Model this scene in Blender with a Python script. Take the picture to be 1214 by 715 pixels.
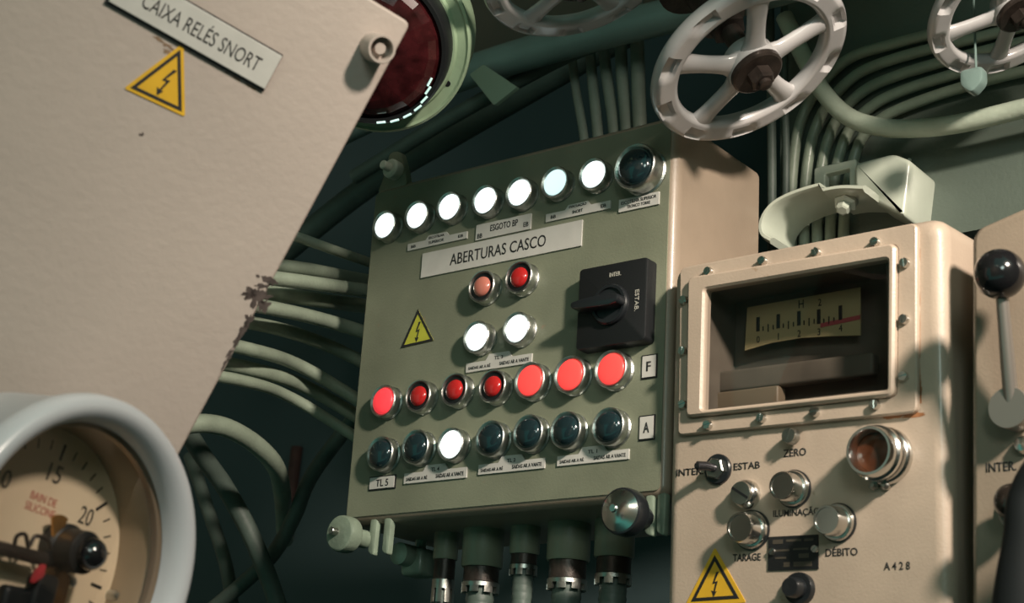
import bpy, bmesh, math, random
from mathutils import Vector, Matrix, noise
random.seed(7)
for o in list(bpy.data.objects):
    bpy.data.objects.remove(o)
COL = bpy.context.scene.collection
SC = bpy.context.scene
R_ = math.radians
PI = math.pi

# ------------------------------------------------------------------ camera
FPX = 1900.0
W0, H0 = 1214, 715
CU, CV = 607.0, 357.5
def cam_rows(a, b, g):
    ca, sa, cb, sb, cg, sg = math.cos(a), math.sin(a), math.cos(b), math.sin(b), math.cos(g), math.sin(g)
    Ry = Matrix(((ca, 0, sa), (0, 1, 0), (-sa, 0, ca)))
    Rx = Matrix(((1, 0, 0), (0, cb, -sb), (0, sb, cb)))
    Rz = Matrix(((cg, -sg, 0), (sg, cg, 0), (0, 0, 1)))
    M = Rz @ Rx @ Ry
    # world basis of the fit: x right, y up, z towards the room -> Blender x, z, -y
    return Matrix([(r[0], -r[2], r[1]) for r in M])      # rows = camera axes in Blender world
ROWS = cam_rows(R_(-38.5), R_(-18.2), R_(-3.6))
C2W = ROWS.transposed()
PANEL_O = Vector((0, 0, 1.77))
def ray(u, v):
    return C2W @ Vector(((u - CU) / FPX, -(v - CV) / FPX, -1.0))
CAM = PANEL_O - ray(610, 400) * 1.6
cam_data = bpy.data.cameras.new('camera')
cam = bpy.data.objects.new('camera', cam_data)
COL.objects.link(cam)
cam.matrix_world = Matrix.Translation(CAM) @ C2W.to_4x4()
cam_data.sensor_fit = 'HORIZONTAL'
cam_data.sensor_width = 36.0
cam_data.lens = 36.0 * FPX / W0
cam_data.clip_start = 0.02
cam_data.clip_end = 30
cam_data.dof.use_dof = True
cam_data.dof.focus_distance = 1.58
cam_data.dof.aperture_fstop = 9.0
SC.camera = cam

# ------------------------------------------------------------------ light
SC.view_settings.view_transform = 'Standard'
SC.view_settings.look = 'None'
SC.view_settings.gamma = 1.0
SC.view_settings.use_curve_mapping = False
SC.view_settings.exposure = -0.13
world = bpy.data.worlds.new('world')
SC.world = world
world.use_nodes = True
bg = world.node_tree.nodes['Background']
bg.inputs[0].default_value = (0.18, 0.75, 0.62, 1)
bg.inputs[1].default_value = 0.42

def area(name, loc, target, size, power, color, spread=PI):
    d = bpy.data.lights.new(name, 'AREA')
    d.shape = 'DISK'; d.size = size; d.energy = power; d.color = color; d.spread = spread
    o = bpy.data.objects.new(name, d)
    COL.objects.link(o)
    o.location = loc
    o.rotation_euler = (Vector(target) - Vector(loc)).to_track_quat('-Z', 'Y').to_euler()
    return o
KEY = Vector((1.66, -0.86, 2.38))
area('ceiling_lamp_light', KEY, (-0.10, 0.20, 1.58), 0.16, 8.2, (1.0, 0.87, 0.74), R_(62))
area('room_fill_light', (1.9, -2.3, 2.15), (-0.1, -0.3, 1.7), 0.6, 11.0, (0.82, 1.0, 0.92))  # soft unseen fill, added from behind the camera to lift the shaded sides

area('bounce_fill_light', (0.9, -2.3, 2.45), (-1.2, -3.0, 1.2), 0.4, 20.0, (1.0, 0.88, 0.74))  # unseen light added for warm bounce and reflections off the rear walls

# ------------------------------------------------------------------ frames
class Frame:
    """a plane in the room: origin, x right, y into the wall, z up; h is height out of the plane"""
    def __init__(s, O, X, Z):
        s.O = Vector(O); s.X = Vector(X).normalized(); s.Z = Vector(Z).normalized()
        s.Y = s.Z.cross(s.X).normalized(); s.Z = s.X.cross(s.Y)
        s.M = Matrix.Translation(s.O) @ Matrix((s.X, s.Y, s.Z)).transposed().to_4x4()
    def q(s, u, v, h=0.0):
        r = ray(u, v)
        P = s.O - s.Y * h
        t = (P - CAM).dot(s.Y) / r.dot(s.Y)
        d = CAM + r * t - s.O
        return d.dot(s.X), d.dot(s.Z)
    def L(s, u, v, h=0.0):
        x, z = s.q(u, v, h)
        return Vector((x, -h, z))
    def W(s, p):
        return s.M @ Vector(p)
def at_y(u, v, Y):
    r = ray(u, v)
    return CAM + r * ((Y - CAM.y) / r.y)
def at_d(u, v, d):
    return CAM + ray(u, v) * d
def px(n, d):
    return n * d / FPX
def ring_frame(u, v, d, major, ratio, mdir):
    """frame of a round thing from how its circle reads; mdir = picture direction of the outward axis"""
    w = -ray(u, v).normalized()
    ex = C2W @ Vector((1, 0, 0)); ex = (ex - w * ex.dot(w)).normalized()
    ey = w.cross(ex)
    mx, my = mdir; l = math.hypot(mx, my); mx /= l; my /= l
    st = math.sqrt(1 - ratio * ratio)
    N = (ex * mx - ey * my) * st + w * ratio
    maj = ex * my + ey * mx                    # perpendicular in the picture
    maj = (maj - N * maj.dot(N)).normalized()
    return CAM + ray(u, v) * d, N.normalized(), maj, major * d / FPX

# ------------------------------------------------------------------ materials
MATS = {}
def principled(name):
    m = bpy.data.materials.new(name); m.use_nodes = True
    return m, m.node_tree.nodes, m.node_tree.links, m.node_tree.nodes['Principled BSDF']
def mat(name, color, rough=0.5, metal=0.0, coat=0.0, bump=0.0, bscale=300.0, vary=0.0, vscale=25.0,
        dirt=None, dscale=18.0, damount=0.62, emit=None, estr=0.0, trans=0.0, ior=1.45, spec=0.5, alpha=1.0):
    if name in MATS: return MATS[name]
    m, n, l, b = principled(name)
    c = (*color, 1)
    b.inputs['Base Color'].default_value = c
    b.inputs['Roughness'].default_value = rough
    b.inputs['Metallic'].default_value = metal
    b.inputs['Coat Weight'].default_value = coat
    b.inputs['Coat Roughness'].default_value = 0.15
    b.inputs['IOR'].default_value = ior
    b.inputs['Specular IOR Level'].default_value = spec
    b.inputs['Transmission Weight'].default_value = trans
    b.inputs['Alpha'].default_value = alpha
    if emit:
        b.inputs['Emission Color'].default_value = (*emit, 1)
        b.inputs['Emission Strength'].default_value = estr
    tc = n.new('ShaderNodeTexCoord')
    src = None
    if vary:
        t = n.new('ShaderNodeTexNoise'); t.inputs['Scale'].default_value = vscale; t.inputs['Detail'].default_value = 6
        l.new(tc.outputs['Object'], t.inputs['Vector'])
        r = n.new('ShaderNodeValToRGB')
        r.color_ramp.elements[0].position = .3; r.color_ramp.elements[1].position = .7
        r.color_ramp.elements[0].color = (*[x * (1 - vary) for x in color], 1)
        r.color_ramp.elements[1].color = (*[min(1, x * (1 + vary)) for x in color], 1)
        l.new(t.outputs['Fac'], r.inputs['Fac']); src = r.outputs['Color']
    if dirt:
        t = n.new('ShaderNodeTexNoise'); t.inputs['Scale'].default_value = dscale; t.inputs['Detail'].default_value = 10
        t.inputs['Roughness'].default_value = 0.7
        l.new(tc.outputs['Object'], t.inputs['Vector'])
        r = n.new('ShaderNodeValToRGB')
        r.color_ramp.elements[0].position = damount; r.color_ramp.elements[1].position = damount + .07
        r.color_ramp.elements[0].color = (0, 0, 0, 1); r.color_ramp.elements[1].color = (1, 1, 1, 1)
        l.new(t.outputs['Fac'], r.inputs['Fac'])
        mx = n.new('ShaderNodeMix'); mx.data_type = 'RGBA'
        l.new(r.outputs['Color'], mx.inputs['Factor'])
        if src: l.new(src, mx.inputs['A'])
        else: mx.inputs['A'].default_value = c
        mx.inputs['B'].default_value = (*dirt, 1)
        src = mx.outputs['Result']
    if src: l.new(src, b.inputs['Base Color'])
    if bump:
        t = n.new('ShaderNodeTexNoise'); t.inputs['Scale'].default_value = bscale; t.inputs['Detail'].default_value = 4
        l.new(tc.outputs['Object'], t.inputs['Vector'])
        bp = n.new('ShaderNodeBump'); bp.inputs['Strength'].default_value = bump; bp.inputs['Distance'].default_value = 0.002
        l.new(t.outputs['Fac'], bp.inputs['Height']); l.new(bp.outputs['Normal'], b.inputs['Normal'])
    MATS[name] = m
    return m
def glass(name, color=(1, 1, 1), rough=0.0, refl=0.12, tint=0.9):
    m = bpy.data.materials.new(name); m.use_nodes = True
    n, l = m.node_tree.nodes, m.node_tree.links
    n.clear()
    out = n.new('ShaderNodeOutputMaterial')
    tr = n.new('ShaderNodeBsdfTransparent'); tr.inputs[0].default_value = (*[c * tint for c in color], 1)
    gl = n.new('ShaderNodeBsdfGlossy'); gl.inputs['Roughness'].default_value = rough
    fr = n.new('ShaderNodeFresnel'); fr.inputs[0].default_value = 1.5
    mx = n.new('ShaderNodeMixShader')
    ge = n.new('ShaderNodeNewGeometry'); sb = n.new('ShaderNodeMath'); sb.operation = 'SUBTRACT'; sb.inputs[0].default_value = 1.0
    ml = n.new('ShaderNodeMath'); ml.operation = 'MULTIPLY'
    l.new(ge.outputs['Backfacing'], sb.inputs[1]); l.new(sb.outputs[0], ml.inputs[0]); l.new(fr.outputs[0], ml.inputs[1])
    l.new(ml.outputs[0], mx.inputs[0]); l.new(tr.outputs[0], mx.inputs[1]); l.new(gl.outputs[0], mx.inputs[2])
    l.new(mx.outputs[0], out.inputs[0])
    return m
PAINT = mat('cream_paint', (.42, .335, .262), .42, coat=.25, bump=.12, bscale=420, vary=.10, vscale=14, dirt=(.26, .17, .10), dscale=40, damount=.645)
GREENP = mat('panel_paint', (.166, .178, .126), .45, coat=.2, bump=.14, bscale=420, vary=.20, vscale=9, dirt=(.20, .15, .10), dscale=46, damount=.635)
RELAY = mat('relay_box_paint', (.395, .335, .296), .55, coat=.08, bump=.22, bscale=150, vary=.07, vscale=6)
WHEELP = mat('wheel_paint', (.44, .43, .43), .30, coat=.5, bump=.06, bscale=150, vary=.08, vscale=25, dirt=(.22, .14, .10), dscale=45, damount=.70)
RIMP = mat('grey_gauge_paint', (.41, .43, .45), .35, coat=.3, bump=.04, bscale=300)
HULLP = mat('hull_paint', (.115, .145, .12), .5, coat=.2, bump=.22, bscale=260, vary=.08, vscale=12, dirt=(.15, .14, .1), dscale=22, damount=.72)
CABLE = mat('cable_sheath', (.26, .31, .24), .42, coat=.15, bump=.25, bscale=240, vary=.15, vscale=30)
CABLED = mat('dark_shaded_sheath', (.075, .10, .085), .5, bump=.2, bscale=240, vary=.15, vscale=30)  # dark cables; on the low left hoses the shade is painted in
PIPEP = mat('pipe_paint', (.16, .23, .21), .35, coat=.3, bump=.12, bscale=160, vary=.12, vscale=15)
DARKW = mat('dark_void_paint', (.045, .075, .08), .9, bump=.2, bscale=60)  # dark colour stands in for the unlit void behind the cables
CHROME = mat('chrome', (.66, .65, .62), .2, 1.0)
STEEL = mat('worn_steel', (.42, .42, .39), .33, 1.0, bump=.1, bscale=400, vary=.2, vscale=60)
BEZEL = mat('lamp_bezel_metal', (.52, .54, .51), .34, 1.0, bump=.15, bscale=500, vary=.3, vscale=120)
BRASS = mat('brass', (.46, .24, .07), .35, .9, vary=.25, vscale=60)
RUSTY = mat('dark_rusted_metal', (.042, .032, .027), .4, .4, bump=.2, bscale=300, vary=.4, vscale=60)
BLACK = mat('black_plastic', (.012, .014, .016), .28, coat=.2)
BLACKM = mat('matt_black', (.008, .009, .010), .5, bump=.08, bscale=500)
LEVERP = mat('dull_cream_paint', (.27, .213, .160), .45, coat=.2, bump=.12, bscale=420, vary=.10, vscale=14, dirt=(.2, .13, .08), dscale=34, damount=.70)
BALL = mat('black_bakelite', (.008, .008, .009), .12, coat=.6)
INK = mat('black_ink', (.015, .015, .015), .6)
INKRED = mat('faded_red_ink', (.50, .12, .09), .6)
WHITEP = mat('white_plate', (.46, .45, .42), .4, bump=.03, bscale=300, vary=.05, vscale=60)
PALETEXT = mat('pale_print', (.38, .37, .32), .6)
YELLOW = mat('yellow_sticker', (.62, .36, .025), .45, vary=.08, vscale=60)
YELLOWG = mat('faded_yellow_sticker', (.40, .40, .045), .5, vary=.08, vscale=60)
LIT = mat('lit_white_lens', (.9, .9, .9), .3, emit=(.88, 1.0, 1.0), estr=2.2)
LITC = mat('lit_pale_blue_lens', (.6, .85, .85), .3, emit=(.72, .96, .97), estr=1.1)
LITR = mat('lit_red_lens', (.8, .05, .04), .3, emit=(1.0, .060, .055), estr=1.05)
LITR2 = mat('lit_crimson_lens', (.8, .05, .06), .25, emit=(1.0, .045, .06), estr=.75)
REDL = mat('dull_red_lens', (.42, .018, .018), .14, coat=.5)
PINKL = mat('faded_red_lens', (.48, .16, .12), .16, coat=.5)
DARKL = mat('dark_green_lens', (.010, .022, .026), .10, coat=.6)
CREAM = mat('scale_cream', (.40, .31, .16), .6)
DIAL = mat('dial_face', (.86, .68, .47), .6, vary=.05, vscale=30)
INNERB = mat('brown_interior', (.11, .09, .07), .6, vary=.3, vscale=20)
GLASS = glass('clear_glass')
CHIP = mat('bare_dark_primer', (.06, .045, .04), .7, vary=.4, vscale=120)
RUST = mat('rust_stain', (.30, .13, .055), .7, vary=.3, vscale=80)
GREENRING = mat('green_ring_paint', (.28, .38, .25), .4, coat=.3, bump=.15, bscale=200, vary=.12, vscale=25)
REDGLASS = mat('dark_red_faceted_glass', (.035, .006, .007), .12, coat=.5, bump=.0, vary=.6, vscale=70)
HOSE = mat('black_rubber', (.003, .005, .006), .75)
COPPER = mat('copper_lens', (.085, .028, .012), .2, .0, coat=.5, vary=.5, vscale=40)
BRACKETP = mat('bracket_paint', (.46, .50, .42), .35, coat=.4, bump=.08, bscale=160, vary=.06, vscale=20)
REDTIP = mat('red_enamel', (.45, .03, .04), .4)

# ------------------------------------------------------------------ mesh helpers
class MB:
    def __init__(s): s.bm = bmesh.new()
    def loft(s, loops, cap0=True, cap1=True, closed=True):
        bm = s.bm
        vs = [[bm.verts.new(p) for p in lp] for lp in loops]
        n = len(vs[0])
        for a, b in zip(vs, vs[1:]):
            for i in range(n if closed else n - 1):
                j = (i + 1) % n
                try: bm.faces.new((a[i], a[j], b[j], b[i]))
                except ValueError: pass
        if cap0: bm.faces.new(vs[0][::-1])
        if cap1: bm.faces.new(vs[-1])
        return s
    def ringloft(s, loops):
        """closed both ways"""
        return s.loft(loops + [loops[0]], False, False) if False else s._torus(loops)
    def _torus(s, loops):
        bm = s.bm
        vs = [[bm.verts.new(p) for p in lp] for lp in loops]
        n, m = len(vs[0]), len(vs)
        for a in range(m):
            b = (a + 1) % m
            for i in range(n):
                j = (i + 1) % n
                bm.faces.new((vs[a][i], vs[a][j], vs[b][j], vs[b][i]))
        return s
    def lathe(s, prof, c=(0, 0, 0), axis=(0, -1, 0), seg=40, wob=None):
        """prof = (radius, height along axis)"""
        c = Vector(c); ax = Vector(axis).normalized()
        a = ax.orthogonal().normalized(); b = ax.cross(a)
        loops = []
        for r, h in prof:
            r = max(r, 1e-5)
            loops.append([c + ax * h + (a * math.cos(2 * PI * i / seg) + b * math.sin(2 * PI * i / seg)) * (r * (wob(i / seg, h) if wob else 1)) for i in range(seg)])
        return s.loft(loops)
    def prism(s, pts, y0, y1, bev=0.0):
        """outline of (x, z) extruded from y0 (back) to y1 (front, smaller y), front edge chamfered"""
        if bev:
            c = Vector((sum(p[0] for p in pts) / len(pts), sum(p[1] for p in pts) / len(pts)))
            ins = inset(pts, bev)
            return s.loft([[(x, y0, z) for x, z in pts], [(x, y1 + bev, z) for x, z in pts], [(x * .3 + X * .7, y1 + bev * .3, z * .3 + Z * .7) for (x, z), (X, Z) in zip(pts, inset(pts, bev * .55))] if False else [(x, y1 + bev * .3, z) for x, z in inset(pts, bev * .3)], [(x, y1, z) for x, z in ins]])
        return s.loft([[(x, y0, z) for x, z in pts], [(x, y1, z) for x, z in pts]])
    def frame(s, outer, inner, y0, y1, bev=0.002):
        o2, i2 = inset(outer, bev), inset(inner, -bev)
        return s._torus([[(x, y0, z) for x, z in outer], [(x, y1 + bev, z) for x, z in outer], [(x, y1, z) for x, z in o2],
                         [(x, y1, z) for x, z in i2], [(x, y1 + bev, z) for x, z in inner], [(x, y0, z) for x, z in inner]])
    def tube(s, pts, r, seg=16, caps=True):
        pts = [Vector(p) for p in pts]
        rs = r if isinstance(r, (list, tuple)) else [r] * len(pts)
        t0 = (pts[1] - pts[0]).normalized()
        a = t0.orthogonal().normalized()
        loops = []
        for i, p in enumerate(pts):
            t = (pts[min(i + 1, len(pts) - 1)] - pts[max(i - 1, 0)]).normalized()
            a = (a - t * a.dot(t)).normalized(); b = t.cross(a)
            loops.append([p + (a * math.cos(2 * PI * k / seg) + b * math.sin(2 * PI * k / seg)) * rs[i] for k in range(seg)])
        return s.loft(loops, caps, caps)
    def box(s, c, size, bev=0.0):
        c = Vector(c); x, y, z = [d / 2 for d in size]
        g = bmesh.new()
        bmesh.ops.create_cube(g, size=1)
        for v in g.verts: v.co = Vector((v.co.x * 2 * x, v.co.y * 2 * y, v.co.z * 2 * z)) + c
        if bev: bmesh.ops.bevel(g, geom=list(g.edges), offset=bev, segments=4, profile=.5, affect='EDGES')
        me = bpy.data.meshes.new('t'); g.to_mesh(me); g.free()
        s.bm.from_mesh(me); bpy.data.meshes.remove(me)
        return s
    def build(s, name, m, parent=None, smooth=35, frame=None, loc=None):
        bm = s.bm
        bmesh.ops.remove_doubles(bm, verts=bm.verts, dist=1e-6)
        bmesh.ops.recalc_face_normals(bm, faces=bm.faces)
        me = bpy.data.meshes.new(name)
        bm.to_mesh(me); bm.free()
        me.materials.append(m)
        if smooth:
            for p in me.polygons: p.use_smooth = True
            me.set_sharp_from_angle(angle=R_(smooth))
        o = bpy.data.objects.new(name, me)
        COL.objects.link(o)
        if name in ('housing', 'front_plate'):
            w = o.modifiers.new('weighted_normals', 'WEIGHTED_NORMAL'); w.keep_sharp = True; w.weight = 80
        if parent: o.parent = parent
        if frame: o.matrix_world = frame.M
        if loc is not None: o.location = loc
        return o
def inset(pts, d):
    n = len(pts); P = [Vector(p) for p in pts]
    area_ = sum(P[i].x * P[(i + 1) % n].y - P[(i + 1) % n].x * P[i].y for i in range(n))
    sg = 1 if area_ > 0 else -1
    out = []
    for i in range(n):
        e1 = (P[i] - P[i - 1]); e2 = (P[(i + 1) % n] - P[i])
        if e1.length < 1e-9: e1 = e2
        if e2.length < 1e-9: e2 = e1
        n1 = Vector((-e1.y, e1.x)).normalized() * sg; n2 = Vector((-e2.y, e2.x)).normalized() * sg
        b = n1 + n2
        b = b.normalized() * (d / max(.35, math.sqrt(max(0, (1 + n1.dot(n2)) / 2)))) if b.length > 1e-6 else n1 * d
        out.append(tuple(P[i] + b))
    return out
def rrect(x0, x1, z0, z1, r, n=6):
    pts = []
    for cx, cz, a0 in ((x1 - r, z1 - r, 0), (x0 + r, z1 - r, 90), (x0 + r, z0 + r, 180), (x1 - r, z0 + r, 270)):
        for k in range(n + 1):
            a = R_(a0 + 90 * k / n)
            pts.append((cx + r * math.cos(a), cz + r * math.sin(a)))
    return pts
def rpoly(pts, r, n=5):
    """polygon with rounded corners"""
    out = []; m = len(pts); P = [Vector(p) for p in pts]
    for i in range(m):
        p = P[i]; a = (P[i - 1] - p); b = (P[(i + 1) % m] - p)
        rr = min(r, a.length * .45, b.length * .45)
        p0 = p + a.normalized() * rr; p2 = p + b.normalized() * rr
        for k in range(n + 1):
            t = k / n
            out.append(tuple(p0 * (1 - t) ** 2 + p * 2 * t * (1 - t) + p2 * t * t))
    return out
def smooth_path(pts, n=10):
    P = [Vector(p) for p in pts]; P = [P[0] * 2 - P[1]] + P + [P[-1] * 2 - P[-2]]
    out = []
    for i in range(1, len(P) - 2):
        for k in range(n):
            t = k / n; a, b, c, d = P[i - 1:i + 3]
            out.append(.5 * ((2 * b) + (c - a) * t + (2 * a - 5 * b + 4 * c - d) * t * t + (3 * b - a - 3 * c + d) * t ** 3))
    out.append(P[-2])
    return out
def tag(o, label=None, cat=None, group=None, kind=None):
    if label: o['label'] = label
    if cat: o['category'] = cat
    if group: o['group'] = group
    if kind: o['kind'] = kind
    return o
def empty(name, frame, label, cat, group=None):
    o = bpy.data.objects.new(name, None); COL.objects.link(o)
    o.empty_display_size = .05
    o.matrix_world = frame.M if isinstance(frame, Frame) else frame
    return tag(o, label, cat, group)
def copy_part(o, parent):
    c = o.copy(); COL.objects.link(c); c.parent = parent
    for ch in list(o.children): copy_part(ch, c)
    return c
def lettering(s, m, parent, c, w=None, h=None, rot=0.0, bold=0.0, name='lettering', depth=.0003, spacing=1.0):
    """text centred at c=(x, height, z) on the parent's front, fitted to width w and letter height h"""
    cu = bpy.data.curves.new('text', 'FONT'); cu.body = s; cu.align_x = 'CENTER'; cu.align_y = 'CENTER'
    cu.resolution_u = 3; cu.offset = bold; cu.space_character = spacing; cu.space_line = .95
    to = bpy.data.objects.new('text', cu); COL.objects.link(to)
    dg = bpy.context.evaluated_depsgraph_get(); dg.update()
    me = bpy.data.meshes.new_from_object(to.evaluated_get(dg))
    bpy.data.objects.remove(to); bpy.data.curves.remove(cu)
    xs = [v.co.x for v in me.vertices]; ys = [v.co.y for v in me.vertices]
    mx, my = (min(xs) + max(xs)) / 2, (min(ys) + max(ys)) / 2
    bw, bh = max(xs) - min(xs), max(ys) - min(ys)
    sy = h / bh if h else w / bw
    sx = w / bw if w else sy * .8
    cr, sr = math.cos(rot), math.sin(rot)
    for v in me.vertices:
        x, y = (v.co.x - mx) * sx, (v.co.y - my) * sy
        v.co = (c[0] + x * cr - y * sr, -c[1], c[2] + x * sr + y * cr)
    b = bmesh.new(); b.from_mesh(me)
    bmesh.ops.recalc_face_normals(b, faces=b.faces)
    r = bmesh.ops.extrude_face_region(b, geom=list(b.faces))
    for v in [e for e in r['geom'] if isinstance(e, bmesh.types.BMVert)]: v.co.y -= depth
    bmesh.ops.recalc_face_normals(b, faces=b.faces)
    b.to_mesh(me); b.free(); me.materials.clear(); me.materials.append(m); me.name = name
    o = bpy.data.objects.new(name, me); COL.objects.link(o); o.parent = parent
    return o
BOLT = [(.10, .95), (.34, .95), (.22, .48), (.40, .50), (.20, -.35), (.32, -.28), (.10, -.85), (.02, -.20), (.12, -.30), (.18, .15), (-.04, .12)]
def warning_sticker(F, parent, apex, bl, br, ym, border=.0, h=.0008, label=None):
    """yellow triangle with a black edge and a lightning arrow"""
    A, B, C = [Vector(F.q(*p, h)) for p in (apex, bl, br)]
    tri = [tuple(B), tuple(C), tuple(A)]
    s = MB().prism(rpoly(inset(tri, -border) if border else tri, .002, 3), -0.0, -h).build('warning_sticker', ym, parent, 0)
    if label: s['label'] = label
    wd = (B - C).length
    k = MB(); k.frame(tri, inset(tri, wd * .06), -h * .9, -h - .0003, .0001)
    cen = (A + B + C) / 3; up = (A - (B + C) / 2); ht = up.length; up.normalize(); rt = Vector((up.y, -up.x))
    bolt = [(.16, .92), (-.10, .0), (.10, .06), (-.02, -.55), (-.16, -.48), (-.02, -.98), (.17, -.56), (.06, -.58), (.24, .22), (.03, .16), (.32, .92)]
    sc = ht * .29
    pts = [tuple(cen + rt * (x - .05) * 1.45 * sc + up * (y + .08) * sc) for x, y in bolt]
    k.loft([[(x, -h * .9, z) for x, z in pts], [(x, -h - .0003, z) for x, z in pts]])
    k.build('warning_symbol', INK, s, 0)
    return s
def screw_mb(c, r, ang, h=.0025, ax=(0, -1, 0)):
    """cheese-head screw with a cut slot, head axis -y"""
    m = MB(); c = Vector(c)
    m.lathe([(r, -.001), (r, h * .5), (r * .85, h * .85), (r * .75, h * .86)], c, ax, 20)
    d = Vector((math.cos(ang), 0, math.sin(ang))); p = Vector((-d.z, 0, d.x))
    for s in (-1, 1):
        pts = []
        n = 8
        for k in range(n + 1):
            a = PI * k / n
            pts.append(c + d * r * .86 * math.cos(a) + p * s * (r * .16 + (r * .86 - r * .16) * math.sin(a)))
        m.loft([[q + Vector((0, -h * .5, 0)) for q in pts], [q + Vector((0, -h * 1.15, 0)) for q in pts]])
    return m

# ================================================================== setting
def structure(name, mb, m, smooth=0):
    return tag(mb.build(name, m, None, smooth), kind='structure')
structure('wall_back', MB().box((0, .80, 1.3), (5.0, .04, 2.6)), DARKW)
structure('floor', MB().box((0, -.7, -.02), (5.0, 3.04, .04)), DARKW)

WALLP = mat('cabin_wall_paint', (.42, .36, .29), .6, bump=.05, bscale=60, vary=.1, vscale=3)
structure('ceiling', MB().loft([[(x, y, 2.60) for x, y in ((-2.2, -3.4), (.45, -3.4), (.45, -.3), (2.5, -.3), (2.5, .82), (-2.2, .82))], [(x, y, 2.64) for x, y in ((-2.2, -3.4), (.45, -3.4), (.45, -.3), (2.5, -.3), (2.5, .82), (-2.2, .82))]]), WALLP)
structure('wall_rear', MB().box((.9, -3.4, 1.3), (3.2, .04, 2.6)), WALLP)
structure('wall_left', MB().box((-2.2, -1.3, 1.3), (.04, 4.2, 2.6)), WALLP)
structure('wall_right', MB().box((2.52, -1.3, 1.3), (.04, 4.2, 2.6)), WALLP)
# ================================================================== control panel
FA = Frame(PANEL_O, (1, 0, 0), (0, 0, 1))
panel = empty('control_panel', FA, 'green-grey painted metal control panel with rows of white, red and dark pilot lamps', 'control panel')
xl = FA.q(418, 470)[0]; xr = FA.q(799, 300)[0]
zt = FA.q(620, 179)[1]; zb = FA.q(650, 602)[1]
DEP = .17
for Y in [i * .005 for i in range(10, 100)]:
    p = Vector((xr, Y, 1.77 + FA.q(799, 240)[1]))
    c = ROWS @ (p - CAM)
    if CU - FPX * c.x / c.z > 898: DEP = Y; break
print('panel', xl, xr, zb, zt, 'depth', DEP)
body = MB()
out = rrect(xl, xr, zb, zt, .012, 6)
def stepin(d): return inset(out, d)
body.loft([[(x, DEP, z) for x, z in out], [(x, .012, z) for x, z in out], [(x, .006, z) for x, z in stepin(.0012)], [(x, .002, z) for x, z in stepin(.005)], [(x, 0, z) for x, z in stepin(.009)]])
body.build('housing', LEVERP, panel, 50)
fpb = MB(); fpb.prism(inset(out, .0075), .001, -.0003, .0002)
fpb.build('front_plate', GREENP, panel, 30)
# added blocker above the view: keeps the lamp off the panel's top strip
dP = [FA.W((x, 0, z)) for x, z in (FA.q(437, 312), FA.q(800, 196))]
dQ = [KEY.lerp(p_, .66) for p_ in dP]
du = (dQ[1] - dQ[0]).normalized()
dn = (dQ[0] - KEY).cross(du).normalized()
if dn.z < 0: dn = -dn
dq0 = dQ[0] + du * .03; dq1 = dQ[1] + du * .0
dw = du.cross(dn).normalized() * .05
panel_blocker = MB().loft([[q_ , q_ + dw, q_ + dw + dn * .30, q_ + dn * .30] for q_ in (dq0, dq1)])
tag(panel_blocker.build('added_panel_blocker', WALLP, None, 0), 'added unseen board that shades the top strip of the panel', 'panel_blocker')
for q_ in (dq0, dQ[0], dQ[1], dq1):
    c_ = ROWS @ (q_ - CAM); print('duct px', CU - FPX * c_.x / c_.z, CV + FPX * c_.y / c_.z, c_.z, q_)
# mounting lug top left
lx, lz = FA.q(462, 205)
lug = MB(); a = FA.q(445, 222); b = FA.q(481, 214)
lug.prism(rpoly([(a[0], zt - .006), (b[0], zt - .004), (b[0] - .006, zt + .018), (lx + .010, zt + .040), (lx - .006, zt + .042), (lx - .012, zt + .012)], .007), .012, .003, .0015)
lg = lug.build('mounting_lug', GREENP, panel)
cx, cz = FA.q(462, 199, .008)
bl = MB().lathe([(.011, -.003), (.011, .007), (.009, .009), (.005, .009), (.005, .019), (.004, .020)], (cx, 0, cz), seg=20).build('bolt', BRACKETP, lg)
tag(bl, 'pale steel bolt at the top left corner')

def pilot(kind, lensmat, r, brim=1.20, dome=.35, depth=.0135, clear=True):
    """a pilot lamp at the origin: bezel mesh + lens child"""
    R = r * brim
    b = MB().lathe([(R * 1.06, -.001), (R * 1.06, .002), (R * .99, .0035), (R * .98, depth * .50), (R * 1.03, depth * .56), (R * 1.04, depth * .84), (R * 1.02, depth * .95), (R * .98, depth), (R * .93, depth * .98), (r * .99, depth * .86), (r * .97, depth * .6)], seg=40)
    if not clear: pass
    o = b.build('pilot_light', BEZEL, panel)
    if kind == 'recess':
        g = MB().lathe([(r * 1.0, depth * .5), (r, depth * .80), (r * .70, depth * .84)], seg=36).build('gasket', BLACKM, o)
        rl = r * .72
    else: rl = r
    prof = [(rl, depth * .55)]
    for k in range(0, 8):
        a = PI / 2 * k / 8
        prof.append((rl * math.cos(a), depth * .84 + rl * dome * math.sin(a)))
    prof.append((0, depth * .84 + rl * dome))
    MB().lathe(prof, seg=36).build('lens', lensmat, o)
    return o
HP = .0135
rr = 16.2 * 1.6 / FPX
PROTO = {
 'white': (pilot('flat', LIT, rr, dome=.22), 'lit white pilot lamp'),
 'blue': (pilot('flat', LITC, rr, dome=.22), 'lit bluish white pilot lamp'),
 'red': (pilot('flat', LITR, rr * 1.10, dome=.25), 'lit red pilot lamp'),
 'crimson': (pilot('flat', LITR2, rr * 1.03, 1.20, dome=.4), 'lit crimson pilot lamp'),
 'dull': (pilot('recess', REDL, rr * 1.08, 1.13, dome=.5), 'unlit glossy red pilot lamp'),
 'faded': (pilot('recess', PINKL, rr * 1.08, 1.13, dome=.5), 'unlit pale faded red pilot lamp'),
 'dark': (pilot('flat', DARKL, rr * 1.08, 1.19, dome=.5), 'unlit dark green pilot lamp'),
 'big': (pilot('flat', DARKL, rr * 1.40, 1.20, dome=.55, depth=.021), 'large unlit dark pilot lamp at the top right corner'),
}
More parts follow.
